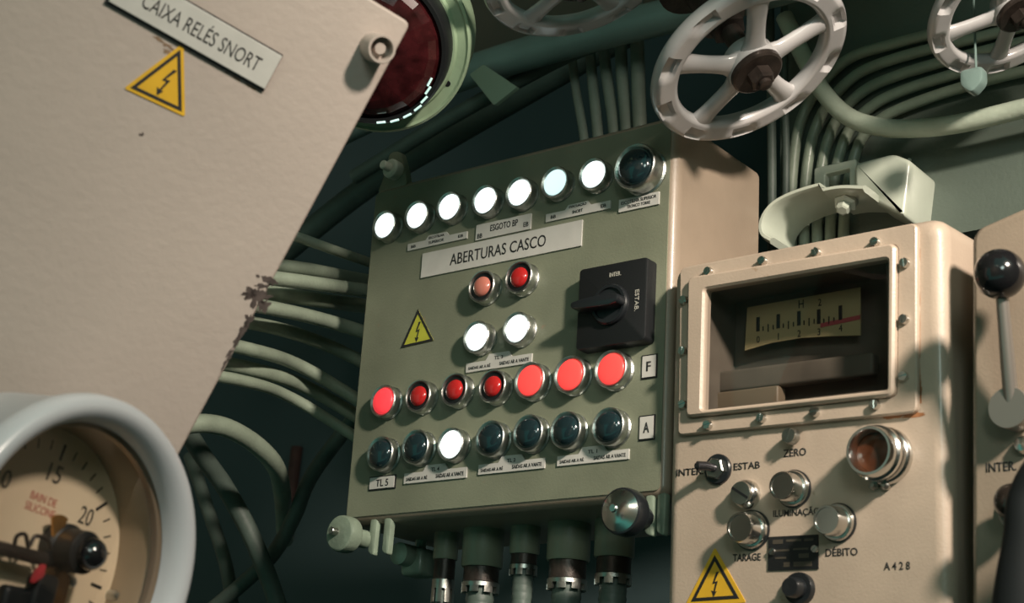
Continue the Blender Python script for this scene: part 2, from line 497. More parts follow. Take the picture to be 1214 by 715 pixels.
SPOTS = [('white', 454.5, 266.3), ('white', 492.7, 254.7), ('white', 531, 244.3), ('white', 573.6, 236.6), ('white', 614, 227.2), ('blue', 656.5, 215.4), ('white', 702, 205.6), ('big', 750.9, 196),
 ('faded', 570, 339), ('dull', 614, 328), ('white', 563.6, 399), ('white', 611.2, 388.6),
 ('crimson', 453, 475), ('dull', 494.6, 469), ('dull', 537.4, 461.5), ('dull', 582.6, 457.4), ('red', 626.8, 450.4), ('red', 674.3, 443.4), ('red', 723, 436.8),
 ('dark', 449.6, 537.4), ('dark', 491.4, 529.5), ('white', 533, 526.2), ('dark', 580, 519.5), ('dark', 625, 512.7), ('dark', 669.7, 509.4), ('dark', 720, 505)]
used = set()
for kind, u, v in SPOTS:
    pr, lab = PROTO[kind]
    x, z = FA.q(u, v, .022 if kind == 'big' else HP)
    o = pr if kind not in used else copy_part(pr, panel)
    used.add(kind)
    o.location = (x, 0, z)
    o['label'] = lab

def plate(F, parent, tl, tr, bl, h=.002, m=None, tab=None, back=None):
    m = m or WHITEP
    x0, z1 = F.q(*tl, h); x1, z1b = F.q(*tr, h); xb, z0 = F.q(*bl, h)
    zc = (z1 + z1b) / 2; hh = z1 - z0; z0, z1 = zc - hh, zc
    x0 = (x0 + xb) / 2
    pts = [(x0, z0), (x1, z0), (x1, z1), (x0, z1)]
    if tab:
        w = x1 - x0; t0, t1, th = tab
        pts = [(x0, z0), (x1, z0), (x1, z1), (x0 + w * t1, z1), (x0 + w * (t1 - .05), z1 + th), (x0 + w * (t0 + .05), z1 + th), (x0 + w * t0, z1), (x0, z1)]
    if back:
        e = MB().prism(inset(pts, -.0014), .0, -h * .6).build('backing', back, parent, 0)
    o = MB().prism(pts, .0, -h, .0).build('nameplate', m, parent, 0)
    return o, (x0 + x1) / 2, (z0 + z1) / 2, x1 - x0, z1 - z0, h
def P(F, *a, **k):
    return plate(F, *a, **k)
def T(pl, s, dx=0, dz=0, w=.8, h=.5, m=None, bold=.008):
    o, cx, cz, pw, ph, hh = pl
    return lettering(s, m or INK, o, (cx + dx * pw, hh, cz + dz * ph), pw * w if w else None, ph * h, bold=bold)
p = P(FA, panel, (501, 301), (690.3, 260.2), (498.6, 329.8)); T(p, 'ABERTURAS CASCO', -.01, 0, .60, .46, bold=.002)
p = P(FA, panel, (564.8, 266.9), (629.7, 253), (563.6, 284.9)); T(p, 'ESGOTO BP', .02, .10, .50, .42); T(p, 'BB', -.42, -.26, .09, .30); T(p, 'EB', .42, -.15, .09, .30)
p = P(FA, panel, (483.4, 289.6), (553.8, 274.0), (483.2, 297.6), tab=(.30, .70, .0046)); T(p, 'ESCOTILHA', -.01, .72, .26, .36); T(p, 'SUPERIOR', -.01, .02, .26, .40); T(p, 'BB', -.40, -.02, .08, .40); T(p, 'EB', .40, .0, .08, .40)
p = P(FA, panel, (647.2, 253.2), (723.5, 238.4), (647.2, 262.4), tab=(.30, .70, .0048)); T(p, 'EVACUAÇÃO', 0, .75, .27, .44); T(p, 'SNORT', 0, .02, .16, .40); T(p, 'BB', -.38, -.02, .08, .42); T(p, 'EB', .40, .0, .08, .42)
p = P(FA, panel, (733.6, 237.1), (781.4, 227), (733.6, 251.7)); T(p, 'ESCOTILHA SUPERIOR', 0, .18, .88, .26); T(p, 'TRONCO TORRE', 0, -.20, .58, .24)
for tl, tr, b_, s in (((552.2, 431.6), (630.6, 418.3), (552.7, 442.4), 'TL 3'), ((479.2, 562.2), (553.5, 553.0), (478.6, 574.4), 'TL 4'), ((567.4, 551.8), (646.0, 542.2), (566.6, 563.6), 'TL 2'), ((660.8, 541.6), (745.6, 531.6), (660.2, 553.3), 'TL 1')):
    p = P(FA, panel, tl, tr, b_, tab=(.30, .70, .0062)); T(p, s, 0, .62, .13, .36); T(p, 'SAIDAS AR A RÉ', -.29, -.06, .34, .40); T(p, 'SAIDAS AR A VANTE', .24, -.06, .44, .38)
p = P(FA, panel, (438.6, 567.1), (467.7, 563.5), (437.5, 580.6), back=BLACKM); T(p, 'TL 5', .02, -.02, .50, .62)
p = P(FA, panel, (761.5, 423.5), (777.3, 420), (761, 448.5), back=BLACKM); T(p, 'F', 0, 0, .34, .46, bold=.02)
p = P(FA, panel, (758.5, 494.8), (774.7, 492.6), (758, 521.0), back=BLACKM); T(p, 'A', 0, 0, .44, .48, bold=.02)

warning_sticker(FA, panel, (495.6, 366.5), (475, 413), (514.2, 404), YELLOWG, label='faded yellow-green high voltage triangle')

# rotary switch
hs = .016
x0, z1 = FA.q(687, 318.5, hs); x1, _ = FA.q(768, 305, hs); _, z0 = FA.q(683, 413, hs)
z1 = (z1 + FA.q(768, 305, hs)[1]) / 2; z0 = (z0 + FA.q(765, 405, hs)[1]) / 2
rs = MB().prism(rrect(x0, x1, z0, z1, .004, 4), 0, -hs, .0015).build('rotary_switch', BLACKM, panel)
rs['label'] = 'black square rotary switch plate'
kx, kz = FA.q(719, 359, hs + .008)
kr = 24 * 1.6 / FPX
kn = MB().lathe([(kr, 0), (kr, .004), (kr * .93, .006), (kr * .80, .006), (kr * .78, .004), (kr * .7, .004)], (kx, -hs + .0005, kz), seg=40)
hb = [(kx - kr * 1.75, kz - .003), (kx - kr * 1.75, kz + .003), (kx - kr * .9, kz + .0052), (kx + kr * .4, kz + .0062), (kx + kr * .95, kz + .004), (kx + kr * .95, kz - .004), (kx + kr * .4, kz - .0062), (kx - kr * .9, kz - .0052)]
kn.prism(rpoly(hb, .003, 3), -hs - .003, -hs - .018, .002)
kn.build('switch_knob', BLACK, rs)
x, z = FA.q(729.5, 325, hs); lettering('INTER.', PALETEXT, rs, (x, hs, z), .013, .0042)
x, z = FA.q(755, 356, hs); lettering('ESTAB.', PALETEXT, rs, (x, hs, z), .021, .0045, rot=-PI / 2)

# clamp knobs
def clamp(u, v, rpx, m, stud, label, h=.030):
    x, z = FA.q(u, v, h); r = rpx * 1.58 / FPX
    o = MB().lathe([(r * .5, -.004), (r * .5, h - .016), (r * .97, h - .015), (r, h - .013), (r, h - .003), (r * .96, h), (r * .90, h + .0008)], (x, 0, z), seg=44)
    ob = o.build('clamp_knob', m[0], panel)
    f = MB()
    f.lathe([(r * .90, h - .001), (r * .88, h + .0010), (r * .6, h + .0020 + m[2] * .5), (r * .3, h + .0025 + m[2]), (0, h + .003 + m[2])], (x, 0, z), seg=44)
    f.build('knob_face', m[1], ob)
    sx = stud
    MB().lathe([(sx, h), (sx, h + .006 + m[3]), (sx * .8, h + .007 + m[3])], (x - r * .12, 0, z + .001), seg=18).build('stud', m[4], ob)
    ob['label'] = label
    return ob
GREENK = mat('green_worn_knob', (.20, .25, .19), .45, coat=.2, bump=.3, bscale=160, vary=.25, vscale=40)
clamp(402.5, 632, 22.5, (GREENK, GREENK, 0, .004, STEEL), .0038, 'worn green clamp knob at the lower left corner', .034)
clamp(735.5, 605.5, 26, (BLACK, CHROME, .0045, .002, CHROME), .0040, 'black rimmed clamp knob with polished chrome face', .034)
# lugs that carry the clamp knobs
for u, v in ((439, 628), (455, 634), (767, 606), (781, 604)):
    x = FA.q(u, v, .0)[0]
    MB().prism(rpoly([(x - .0045, zb - .030), (x + .0045, zb - .034), (x + .0055, zb + .006), (x - .0045, zb + .006)], .004), .010, .003, .002).build('clamp_lug', GREENK, panel)
# cable glands below
for u0, u1, v1, v2, v3, kind in ((512.9, 542.3, 664, 688, 715, 's'), (547, 595, 673.5, 692, 704, 'l'), (604.3, 638.8, 658, 671, 683, 's'), (649, 697.6, 666, 688, 700, 'l'), (705.8, 750, 662, 682, 694, 'l')):
    GY = -.075
    uc = (u0 + u1) / 2
    a = FA.L(uc, v1, GY); d = 1.68
    r = px((u1 - u0) / 2, d)
    ztop = zb + .003
    zz = [FA.q(uc, v, GY)[1] for v in (v1, v2, v3)]
    ax = (0, 0, -1); c = (a.x, a.y, 0)
    g = MB().lathe([(r, -ztop), (r, -zz[0] - .002), (r * .95, -zz[0])], c, ax, 36).build('cable_gland', GREENP, panel)
    n1 = MB().lathe([(r * .86, -zz[0] - .001), (r * .86, -zz[1]), (r * .8, -zz[1])], c, ax, 36).build('collar', RUSTY, g)
    n2 = MB()
    n2.lathe([(r * .8, -zz[1] - .002), (r * .92, -zz[1]), (r * .92, -zz[1] + (zz[1] - zz[2]) * .4)], c, ax, 36)
    for k in range(8):
        ang0 = 2 * PI * (k + .12) / 8; ang1 = 2 * PI * (k + .74) / 8
        lo = []
        for zq in (zz[1] - (zz[1] - zz[2]) * .38, zz[2]):
            lo.append([Vector((c[0] + rad * math.cos(t), c[1] + rad * math.sin(t), zq)) for rad, t in ((r * .74, ang0), (r * .92, ang0), (r * .92, (ang0 + ang1) / 2), (r * .92, ang1), (r * .74, ang1), (r * .74, (ang0 + ang1) / 2))])
        n2.loft(lo)
    n2.build('slotted_nut', STEEL, g)
    pr = []; k = 0; z = -zz[2] - .012
    while z < -zz[2] + .30:
        pr += [(r * .67, z), (r * .70, z + .003), (r * .67, z + .006)]; z += .0075
    MB().lathe(pr, c, ax, 24).build('armoured_cable', CABLED, g)
# small junction fitting beside the glands
fx = FA.L(497, 668, -.10)
fit = MB(); fit.box((fx.x, fx.y, fx.z), (.030, .03, .030), .006); fit.lathe([(.012, -.03), (.012, .02), (.008, .022)], (fx.x - .004, fx.y - .01, fx.z + .006), (0, -1, 0), 20)
fit.tube([(fx.x, fx.y, fx.z + .01), (fx.x, fx.y, zb + .004)], .006, 10)
fit.build('conduit_fitting', GREENK, panel)

# ================================================================== hydrogen meter
def rows_frame(a, b, g, O):
    rows = cam_rows(R_(a), R_(b), R_(g))
    # frame axes that look from the camera the way world axes look for (a, b, g)
    X = C2W @ (rows @ Vector((1, 0, 0))); Z = C2W @ (rows @ Vector((0, 0, 1)))
    return Frame(O, X, Z)
FB = rows_frame(-41.5, -15.5, -3.0, at_y(945, 420, -.025))
meter = empty('meter_box', FB, 'cream metal meter box with a screwed glass window above switches and chrome knobs', 'meter')
bx0, bz1 = FB.q(796, 315); bx1 = FB.q(1122, 400)[0]; bz0 = FB.q(900, 950)[1]
bz1 = (bz1 + FB.q(1095, 260)[1]) / 2
bz1r = FB.q(1100, 259)[1]
print('meter', bx0, bx1, bz0, bz1, bz1r, FB.q(797, 314)[1])
# front face outline, box with big soft rounding on the right
zl = FB.q(798, 314)[1]
outl = rpoly([(bx0, bz0), (bx1, bz0), (bx1, bz1r + .002), (bx0, zl)], .018, 8)
WH = rrect(*[f for f in (FB.q(834, 400)[0], FB.q(1052, 400)[0])], (FB.q(1050.7, 461.6)[1] + FB.q(831, 486)[1]) / 2, (FB.q(835, 342.6)[1] + FB.q(1052, 306.7)[1]) / 2, .003, 8)
MD = .16
hb_ = MB()
n = len(outl)
hb_.loft([[(x, MD, z) for x, z in outl], [(x, .014, z) for x, z in outl], [(x, .008, z) for x, z in inset(outl, .0013)], [(x, .003, z) for x, z in inset(outl, .0048)], [(x, .0008, z) for x, z in inset(outl, .0090)], [(x, 0, z) for x, z in inset(outl, .0135)]], True, False)
# front face as a quad band around the window opening
def resample(pts, m):
    P_ = [Vector(p) for p in pts]; c = sum(P_, Vector((0, 0))) / len(P_)
    return P_, c
bm = hb_.bm
fl = inset(outl, .0135)
lo = [bm.verts.new((x, 0, z)) for x, z in fl]
wi = [bm.verts.new((x, 0, z)) for x, z in WH]
es = []
for L_ in (lo, wi):
    for i in range(len(L_)):
        es.append(bm.edges.new((L_[i], L_[(i + 1) % len(L_)])))
bmesh.ops.triangle_fill(bm, use_beauty=True, use_dissolve=False, edges=es)
hb_.build('housing', PAINT, meter, 50)
cav = MB()
cav._torus([[(x, -.001, z) for x, z in inset(WH, -.0004)], [(x, .055, z) for x, z in inset(WH, -.0004)], [(x, .055, z) for x, z in inset(WH, -.004)], [(x, -.0005, z) for x, z in inset(WH, -.004)]])
cav.prism(inset(WH, -.003), .058, .052)
cav.build('meter_case', INNERB, meter, 30)
hf = .006
def fcorner(ps, h): return [FB.q(u, v, h) for u, v in ps]
fo = fcorner([(803.2, 516.3), (1086.5, 488.5), (1086.5, 263.5), (805.9, 318)], hf)
flo = rpoly(fo, .006, 6); 
wo = fcorner([(817.2, 495.6), (1062.8, 470), (1064.5, 290), (819.5, 330.6)], hf)
wr = rpoly(wo, .006, 6)
wi_ = rpoly(fcorner([(831, 486), (1051, 461.8), (1052, 306.2), (834.6, 342.8)], hf + .006), .003, 6)
fr = MB(); fr.frame(flo, wr, 0, -hf, .0012)
fr.build('window_flange', PAINT, meter, 40)
fr2 = MB(); fr2.frame(inset(wr, -.0003), wi_, -.0005, -hf - .006, .002)
fr2.build('window_frame', PAINT, meter, 40)
MB().prism(inset(wi_, -.002), -.0050, -.0075).build('window_glass', GLASS, meter, 0)
for u, v in ((840, 321.8), (904, 309.3), (967.6, 299.1), (1037.4, 287), (1072.6, 311.6), (1071.8, 378.5), (1071.1, 446.4), (1037.4, 479.7), (965.7, 488.7), (902.6, 495.6), (839, 504), (809.6, 479.7), (809.6, 416.2), (810.8, 355.8)):
    x, z = FB.q(u, v, hf + .002)
    s = screw_mb((x, -hf, z), .0042, random.uniform(0, PI), .0042).build('screw', CHROME, meter)
# scale card inside
hd = -.040
sc_pts = [FB.q(u, v, hd) for u, v in ((884, 416), (915, 407), (950, 401), (985, 399), (1021, 398), (1021, 341), (887, 365))]
card = MB().prism(sc_pts, -hd, -hd - .0015).build('scale_card', CREAM, meter, 0)
for i, (u, v) in enumerate(((900, 403), (924, 399.5), (948.5, 396), (972, 394), (997.7, 389.5))):
    x, z = FB.q(u, v, hd); lettering(str(i), INK, card, (x, hd + .0016, z), None, .0062)
    x, z = FB.q(u, v - 18, hd)
    MB().box((x, -hd - .002, z), (.0032, .0008, .013)).build('scale_tick', INK, card, 0)
    if i < 4:
        for k in range(1, 4):
            xx, zz = FB.q(u + 24 * k / 4, v - 12 - k * .8, hd); MB().box((xx, -hd - .002, zz), (.0007, .0008, .004 + (.003 if k == 2 else 0))).build('scale_tick', INK, card, 0)
rb = [FB.q(u, v, hd) for u, v in ((974, 384), (1021, 374), (1021, 379), (974, 389))]
MB().prism(rb, -hd - .0012, -hd - .0021).build('red_band', mat('red_band_ink', (.42, .07, .08), .6), card, 0)
x, z = FB.q(951, 361, hd); lettering('H', INK, card, (x, hd + .0016, z), None, .0075)
x, z = FB.q(973, 359, hd); lettering('2', INK, card, (x, hd + .0016, z), None, .0065)
# bezel of the movement, dark lower ledge
x0, z0 = FB.q(846, 470, hd + .01); x1, z1 = FB.q(1036, 425, hd + .01)
MB().box(((x0 + x1) / 2, -hd - .006, (z0 + z1) / 2 + .004), (x1 - x0, .012, .020), .003).build('movement_bar', INNERB, meter)
x0, z0 = FB.q(845, 480, hd + .015); x1, z1 = FB.q(922, 455, hd + .015)
MB().box(((x0 + x1) / 2, -hd - .008, z1 - .010), (x1 - x0, .014, .018), .002).build('terminal_block', mat('tan_bakelite', (.16, .12, .08), .5), meter)
pv = [FB.L(985, 398, hd + .004), FB.L(989, 352, hd + .004)]
# controls
def mtext(s, u, v, wpx, hpx, F=FB, par=None):
    x, z = F.q(u, v); xa, za = F.q(u - wpx / 2, v + wpx * .06); xb, zb_ = F.q(u + wpx / 2, v - wpx * .06)
    return lettering(s, INK, par or meter, (x, .0001, z), math.hypot(xb - xa, 0), hpx * 1.5 / FPX, bold=.012, depth=.0003)
mtext('INTER.', 818, 559.5, 32, 7.8); mtext('ESTAB', 885.5, 552.3, 31, 7.8); mtext('ZERO', 942.3, 536.6, 27, 8.3)
mtext('ILUMINAÇÃO', 944, 607.5, 55, 10.5); mtext('TARAGE', 885.5, 660.8, 33, 7.8); mtext('DÉBITO', 997.8, 653.5, 38, 10)
mtext('A 4 2 8', 1063.5, 671, 31, 8)
x, z = FB.q(936.3, 516.9, .010); sm = MB().lathe([(.0070, -.001), (.0070, .004), (.0045, .0045), (.0045, .006)], (x, 0, z), seg=20); zs = screw_mb((x, -.006, z), .0070, 1.1, .006).build('zero_screw', STEEL, meter)
# toggle switch
x, z = FB.q(849, 556, .004); tg = MB().lathe([(.0135, -.001), (.0135, .0025), (.0125, .0035)], (x, 0, z), seg=36).build('toggle_switch', BLACK, meter)
nut = MB().lathe([(.0098, .003), (.0098, .007), (.0085, .008), (.006, .008)], (x, 0, z), seg=6).build('nut', STEEL, tg, 20)
tipx, tipz = FB.q(827, 552.5, .022)
MB().tube([(x, -.006, z), ((x + tipx) / 2, -.015, (z + tipz) / 2 + .001), (tipx, -.0225, tipz), (tipx - .002, -.0230, tipz)], [.0038, .0040, .0042, .002], 16).build('toggle_lever', mat('dark_steel', (.10, .10, .11), .25, .9), tg)
# slotted knob
x, z = FB.q(877.8, 584.4, .012); r = .0125
k_ = MB().lathe([(r, -.001), (r * 1.0, .004), (r * .95, .007), (r * .80, .009), (r * .78, .012)], (x, 0, z), seg=36).build('slotted_knob', CHROME, meter)
MB().lathe([(r * .78, .011), (r * .76, .0128), (0, .0131)], (x, 0, z), seg=30).build('knob_face', STEEL, k_)
MB().box((x, -.0130, z), (r * 1.45, .0012, .0022)).build('slot', BLACKM, k_).matrix_local = Matrix.Translation((x, 0, z)) @ Matrix.Rotation(.55, 4, 'Y') @ Matrix.Translation((-x, 0, -z))
# chrome push knobs
def push_knob(u, v, rpx, facem, label, h=.021):
    x, z = FB.q(u, v, h); r = rpx * 1.5 / FPX
    o = MB().lathe([(r * 1.24, -.001), (r * 1.24, .004), (r * 1.18, .0055), (r * 1.04, .0055), (r * 1.02, .010), (r, .011), (r, h - .002), (r * .93, h), (r * .80, h), (r * .78, h - .001)], (x, 0, z), seg=40).build('push_knob', CHROME, meter)
    o['label'] = label
    MB().lathe([(r * .80, h - .004), (r * .80, h - .0012), (0, h - .001)], (x, 0, z), seg=30).build('knob_face', facem, o)
    MB().lathe([(r * 1.32, -.001), (r * 1.32, .002), (r * 1.28, .0022)], (x, 0, z), seg=40).build('washer', BLACK, o)
push_knob(926, 575.5, 15.5, STEEL, 'chrome push knob above the word lighting')
push_knob(876, 625, 16.5, STEEL, 'chrome push knob with dull grey face at the left')
push_knob(979, 616, 15.5, DARKL, 'chrome push knob with a dark glass face')
# lens lamp
h = .030; x, z = FB.q(1029, 534, h); r = 24.5 * 1.5 / FPX
ll = MB().lathe([(r * 1.22, -.001), (r * 1.22, .004), (r * 1.16, .006), (r * 1.10, .007), (r * 1.10, .013), (r * 1.16, .015), (r * 1.16, .019), (r * 1.06, .021), (r * 1.06, h - .003), (r * 1.0, h), (r * .90, h), (r * .82, h - .004), (r * .80, .012)], (x, 0, z), seg=44).build('lens_lamp', CHROME, meter)
ll['label'] = 'chrome ringed lamp with a dark amber lens'
MB().lathe([(r * .80, .010), (r * .80, h - .010), (r * .5, h - .008), (0, h - .007)], (x, 0, z), seg=36).build('lens', COPPER, ll)
for du in (1036, 1049.5):
    a, b = FB.q(du, 575, .003); MB().lathe([(.0042, -.001), (.0042, .004), (.002, .007), (0, .0075)], (a, 0, b), seg=16).build('lamp_screw', STEEL, ll)
# data plate
p = P(FB, meter, (910.5, 637.5), (969.8, 632.8), (910.3, 677.5), h=.0012, m=BLACKM)
for dx, dz, w_, h_ in ((-.30, .34, .20, .13), (.02, .36, .30, .07), (.32, .36, .18, .07), (-.22, .08, .30, .06), (.16, .10, .30, .06), (.22, -.10, .20, .13), (-.24, -.14, .22, .06), (-.12, -.34, .12, .14), (.20, -.34, .36, .14)):
    o_, cx_, cz_, pw_, ph_, hh_ = p      # print too worn to read
    MB().box((cx_ + dx * pw_, -hh_ - .0001, cz_ + dz * ph_), (w_ * pw_, .0003, h_ * ph_)).build('worn_print', mat('worn_print', (.055, .046, .034), .6), o_, 0)
for u, v in ((915, 654), (966, 651)):
    x, z = FB.q(u, v, .002); screw_mb((x, -.0012, z), .0033, .7, .002).build('screw', CHROME, meter)
warning_sticker(FB, meter, (847.4, 658), (819, 713.5), (876.5, 709.8), YELLOW, border=.0035, label='yellow high voltage triangle low on the meter front')
x, z = FB.q(942, 697, .010); r = 17 * 1.5 / FPX
fc = MB().lathe([(r, -.001), (r, .004), (r * .95, .006), (r * .66, .006), (r * .62, .016), (r * .55, .018), (r * .2, .018), (0, .0178)], (x, 0, z), seg=32, wob=None).build('fuse_cap', BLACK, meter)
fc['label'] = 'black fuse cap at the bottom edge'
# rust along the flange's right edge
def blob(F, u, v, w, hgt, rot, seed, h=.0003, jag=.5, n=40):
    x, z = F.q(u, v, h); pts = []
    for k in range(n):
        a = 2 * PI * k / n
        f = 1 + jag * noise.noise(Vector((math.cos(a) * 1.6 + seed, math.sin(a) * 1.6, seed * 3.1))) * 1.6 + jag * .6 * noise.noise(Vector((math.cos(a) * 6, math.sin(a) * 6 + seed, 1.3)))
        px_, pz_ = w * max(.15, f) * math.cos(a), hgt * max(.15, f) * math.sin(a)
        pts.append((x + px_ * math.cos(rot) - pz_ * math.sin(rot), z + px_ * math.sin(rot) + pz_ * math.cos(rot)))
    return pts
for u, v, w, hh in ((1088.5, 300, .0016, .020), (1089, 360, .0014, .028), (1089, 420, .0018, .026), (1089, 468, .003, .012), (1084, 492, .010, .0022), (1060, 494, .010, .0016)):
    pts = blob(FB, u, v, w, hh, 0, u * .37 + v, .0002, .35)
    MB().loft([[(x, .0005, z) for x, z in pts], [(x, -.0002, z) for x, z in pts]]).build('rust_stain', RUST, meter, 0)

# ================================================================== lever box at the right
FC = Frame(FB.W(FB.L(1150, 420, .012)), FB.X, FB.Z)
lever = empty('lever_box', FC, 'cream metal box at the right edge with a ball-topped chrome lever', 'control box')
po = [FC.q(u, v) for u, v in ((1149, 950), (1400, 940), (1400, 175), (1214, 243), (1149, 272))]
hc = MB(); oc = rpoly(po, .012, 7)
hc.loft([[(x, .15, z) for x, z in oc], [(x, .010, z) for x, z in oc], [(x, .004, z) for x, z in inset(oc, .0016)], [(x, 0, z) for x, z in inset(oc, .007)]])
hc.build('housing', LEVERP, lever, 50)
x, z = FC.q(1195, 483, .020); r = 20.5 * 1.48 / FPX
BRUSH = mat('brushed_steel', (.34, .31, .28), .34, .75)
hub = MB().lathe([(r * .9, -.001), (r * .9, .006), (r, .007), (r, .019), (r * .97, .020), (0, .020)], (x, 0, z), seg=40).build('lever_hub', BRUSH, lever)
bx, bz = FC.q(1185.5, 325, .040)
a = Vector((x, -.013, z)); b = Vector((bx, -.040, bz))
MB().tube([a, a.lerp(b, .3), a.lerp(b, .7), b], [.0058, .0056, .0050, .0046], 20).build('lever_rod', BRUSH, lever)
rb_ = 25 * 1.46 / FPX
MB().lathe([(rb_ * math.sin(PI * k / 24), -rb_ * math.cos(PI * k / 24)) for k in range(25)], b, (b - a), 40).build('ball_knob', BALL, lever)['label'] = 'black ball knob on the lever'
mtext('INTER.', 1187, 553.5, 36, 9, FC, lever)
x, z = FC.q(1211, 527, .006)
MB().lathe([(.007, -.001), (.007, .004), (.005, .008), (0, .009)], (x, 0, z), seg=24).build('acorn_screw', CHROME, lever)
x, z = FC.q(1200, 595, .022); r = 17.5 * 1.48 / FPX
dk = MB().lathe([(r * 1.0, -.001), (r * 1.0, .003), (r * .6, .004), (r * .6, .008)] + [(r * math.cos(t), .022 + r * .95 * math.sin(t)) for t in [PI * (-.42 + .92 * k / 14) for k in range(15)]], (x, 0, z), seg=32).build('push_button', mat('dark_brown_bakelite', (.02, .015, .012), .15, coat=.5), lever)
dk['label'] = 'dark brown round button under the word INTER'
MB().lathe([(r * 1.25, -.001), (r * 1.25, .003), (r * 1.1, .004), (r * 1.0, .003)], (x - .003, 0, z - .003), seg=32).build('button_ring', STEEL, dk)

# dark hose in the foreground, lower right corner
hp = [at_d(1420, 470, 1.06), at_d(1320, 500, 1.06), at_d(1252, 545, 1.05), at_d(1222, 590, 1.05), at_d(1219, 640, 1.04), at_d(1212, 700, 1.03), at_d(1206, 780, 1.02), at_d(1203, 900, 1.0)]
tag(MB().tube(smooth_path(hp, 6), [px(26 + 12 * max(0, k - 18) / 24, 1.05) for k in range(43)], 24).build('rubber_hose', HOSE), 'black out-of-focus rubber hose in the lower right corner', 'hose')

# ================================================================== relay box
ux = Vector((.474, .88, 0)); th = R_(25)
X_ = Vector((.88, -.474, 0)) * math.cos(th) + Vector((0, 0, -1)) * math.sin(th)
FR = Frame(at_d(330, 250, 1.15), C2W @ X_, C2W @ ux)
relay = empty('relay_box', FR, 'beige relay box tilted at the upper left with a white nameplate', 'relay box')
tr_ = FR.q(489, 27.5); br_ = FR.q(212, 543)
xr_ = (tr_[0] + br_[0]) / 2
print('relay', tr_, br_, FR.q(437, 0))
zt_ = tr_[1]
ro = rpoly([(xr_ - .46, zt_ - .50), (xr_, zt_ - .50), (xr_, zt_), (xr_ - .46, zt_)], .006, 5)
rbx = MB()
rbx.loft([[(x, .12, z) for x, z in inset(ro, .02)], [(x, .006, z) for x, z in ro], [(x, .002, z) for x, z in inset(ro, .0008)], [(x, 0, z) for x, z in inset(ro, .003)]])
rbx.build('housing', RELAY, relay, 50)
# nameplate
hN = .0035
q = [Vector(FR.q(u, v, hN)) for u, v in ((126, 7.3), (318.6, 101.3), (336, 60.3))]
zc0 = (q[0].y + q[1].y) / 2; pz1 = zc0 + (q[2].y - q[1].y); px1 = (q[1].x + q[2].x) / 2
print('plate', q)
npl = MB().prism([(q[0].x, zc0), (px1, zc0), (px1, pz1), (q[0].x, pz1)], 0, -hN, .0004).build('nameplate', WHITEP, relay, 0)
MB().prism([(q[0].x - .002, zc0 - .0022), (px1 + .0005, zc0 - .0022), (px1 + .0005, pz1 + .0012), (q[0].x - .002, pz1 + .0012)], 0, -hN * .5).build('plate_edge', BLACKM, npl, 0)
ta = Vector(FR.q(168, 4, hN)); tb = Vector(FR.q(311, 71, hN))
lettering('CAIXA RELÉS SNORT', INK, npl, ((ta.x + tb.x) / 2, hN, (zc0 + pz1) / 2 + .001), (tb - ta).length, (pz1 - zc0) * .50, bold=-.002)
warning_sticker(FR, relay, (214, 58.5), (154.5, 104), (215.5, 132.5), YELLOW, border=.0022, label='yellow high voltage triangle under the nameplate')
# boss
hq = .022
x, z = FR.q(453, 58, hq); r = 17 * 1.17 / FPX
MB().lathe([(r * .98, -.001), (r, .001), (r, hq - .001), (r * .96, hq), (r * .80, hq), (r * .78, hq - .001), (r * .76, hq - .010), (r * .40, hq - .010), (r * .38, hq - .004), (0, hq - .004)], (x, 0, z), seg=36).build('hinge_boss', RELAY, relay)
# flaked paint
for u, v, w, hh, ro_, sd in ((303, 352, .0085, .0055, .3, 1.3), (297, 349, .0060, .0030, .9, 2.1), (318, 331, .0035, .0020, .2, 3.7), (311, 339, .0040, .0014, .5, 4.2), (323, 335, .0026, .0020, 0, 5.5), (312, 363, .0028, .0060, 0, 6.1), (295, 380, .0024, .0060, .1, 7.7), (288, 392, .0020, .0090, .0, 8.4), (280, 405, .0012, .0050, .1, 9.9), (272, 420, .0016, .0040, .0, 10.4), (266, 432, .0008, .0040, .0, 11.8), (306, 327, .0012, .0010, .0, 12.8), (168, 160, .0010, .0013, 0, 13.1)):
    pts = blob(FR, u, v, w, hh, ro_, sd, .0003, .75, 60)
    MB().loft([[(x, .0004, z) for x, z in pts], [(x, -.0003, z) for x, z in pts]]).build('paint_chip', CHIP, relay, 0)
for k, (u, v, w) in enumerate(((196, 52, .006), (200, 62, .003), (226, 58, .007), (255, 74, .006), (275, 88, .005), (296, 100, .004), (305, 105, .002), (324, 62, .002))):
    pts = blob(FR, u, v, w, .0014, -.1, 20 + k, .0002, .8, 40)
    MB().loft([[(x, .0004, z) for x, z in pts], [(x, -.00025, z) for x, z in pts]]).build('grime', mat('brown_grime', (.20, .13, .08), .8, vary=.3, vscale=200), relay, 0)

# ================================================================== round gauge
O_, N_, maj, GR = ring_frame(90, 672, 1.0, 206, .70, (.98, .20))
FG = Frame(O_, -N_.cross(maj) if False else maj.cross(N_), maj)
if FG.Y.dot(N_) > 0: FG = Frame(O_, -maj.cross(N_), maj)
print('gauge', GR, FG.Y.dot(N_), FG.X)
gauge = empty('pressure_gauge', FG, 'large round pressure gauge with a grey ring and cream dial at the lower left', 'gauge')
g = GR
MB().lathe([(g * .96, -.060), (g * .965, -.016), (g * .99, -.012), (g, -.006), (g * .99, .000), (g * .95, .005), (g * .90, .006), (g * .85, .003), (g * .815, -.003), (g * .80, -.006), (g * .80, -.012), (g * .96, -.012), (g * .94, -.062)][:10] + [(g * .795, -.008), (g * .79, -.020)], seg=96)._done if False else None
def open_lathe(mb, prof, seg=96):
    return mb._torus([[Vector((r * math.cos(2 * PI * i / seg), -h, r * math.sin(2 * PI * i / seg))) for i in range(seg)] for r, h in prof])
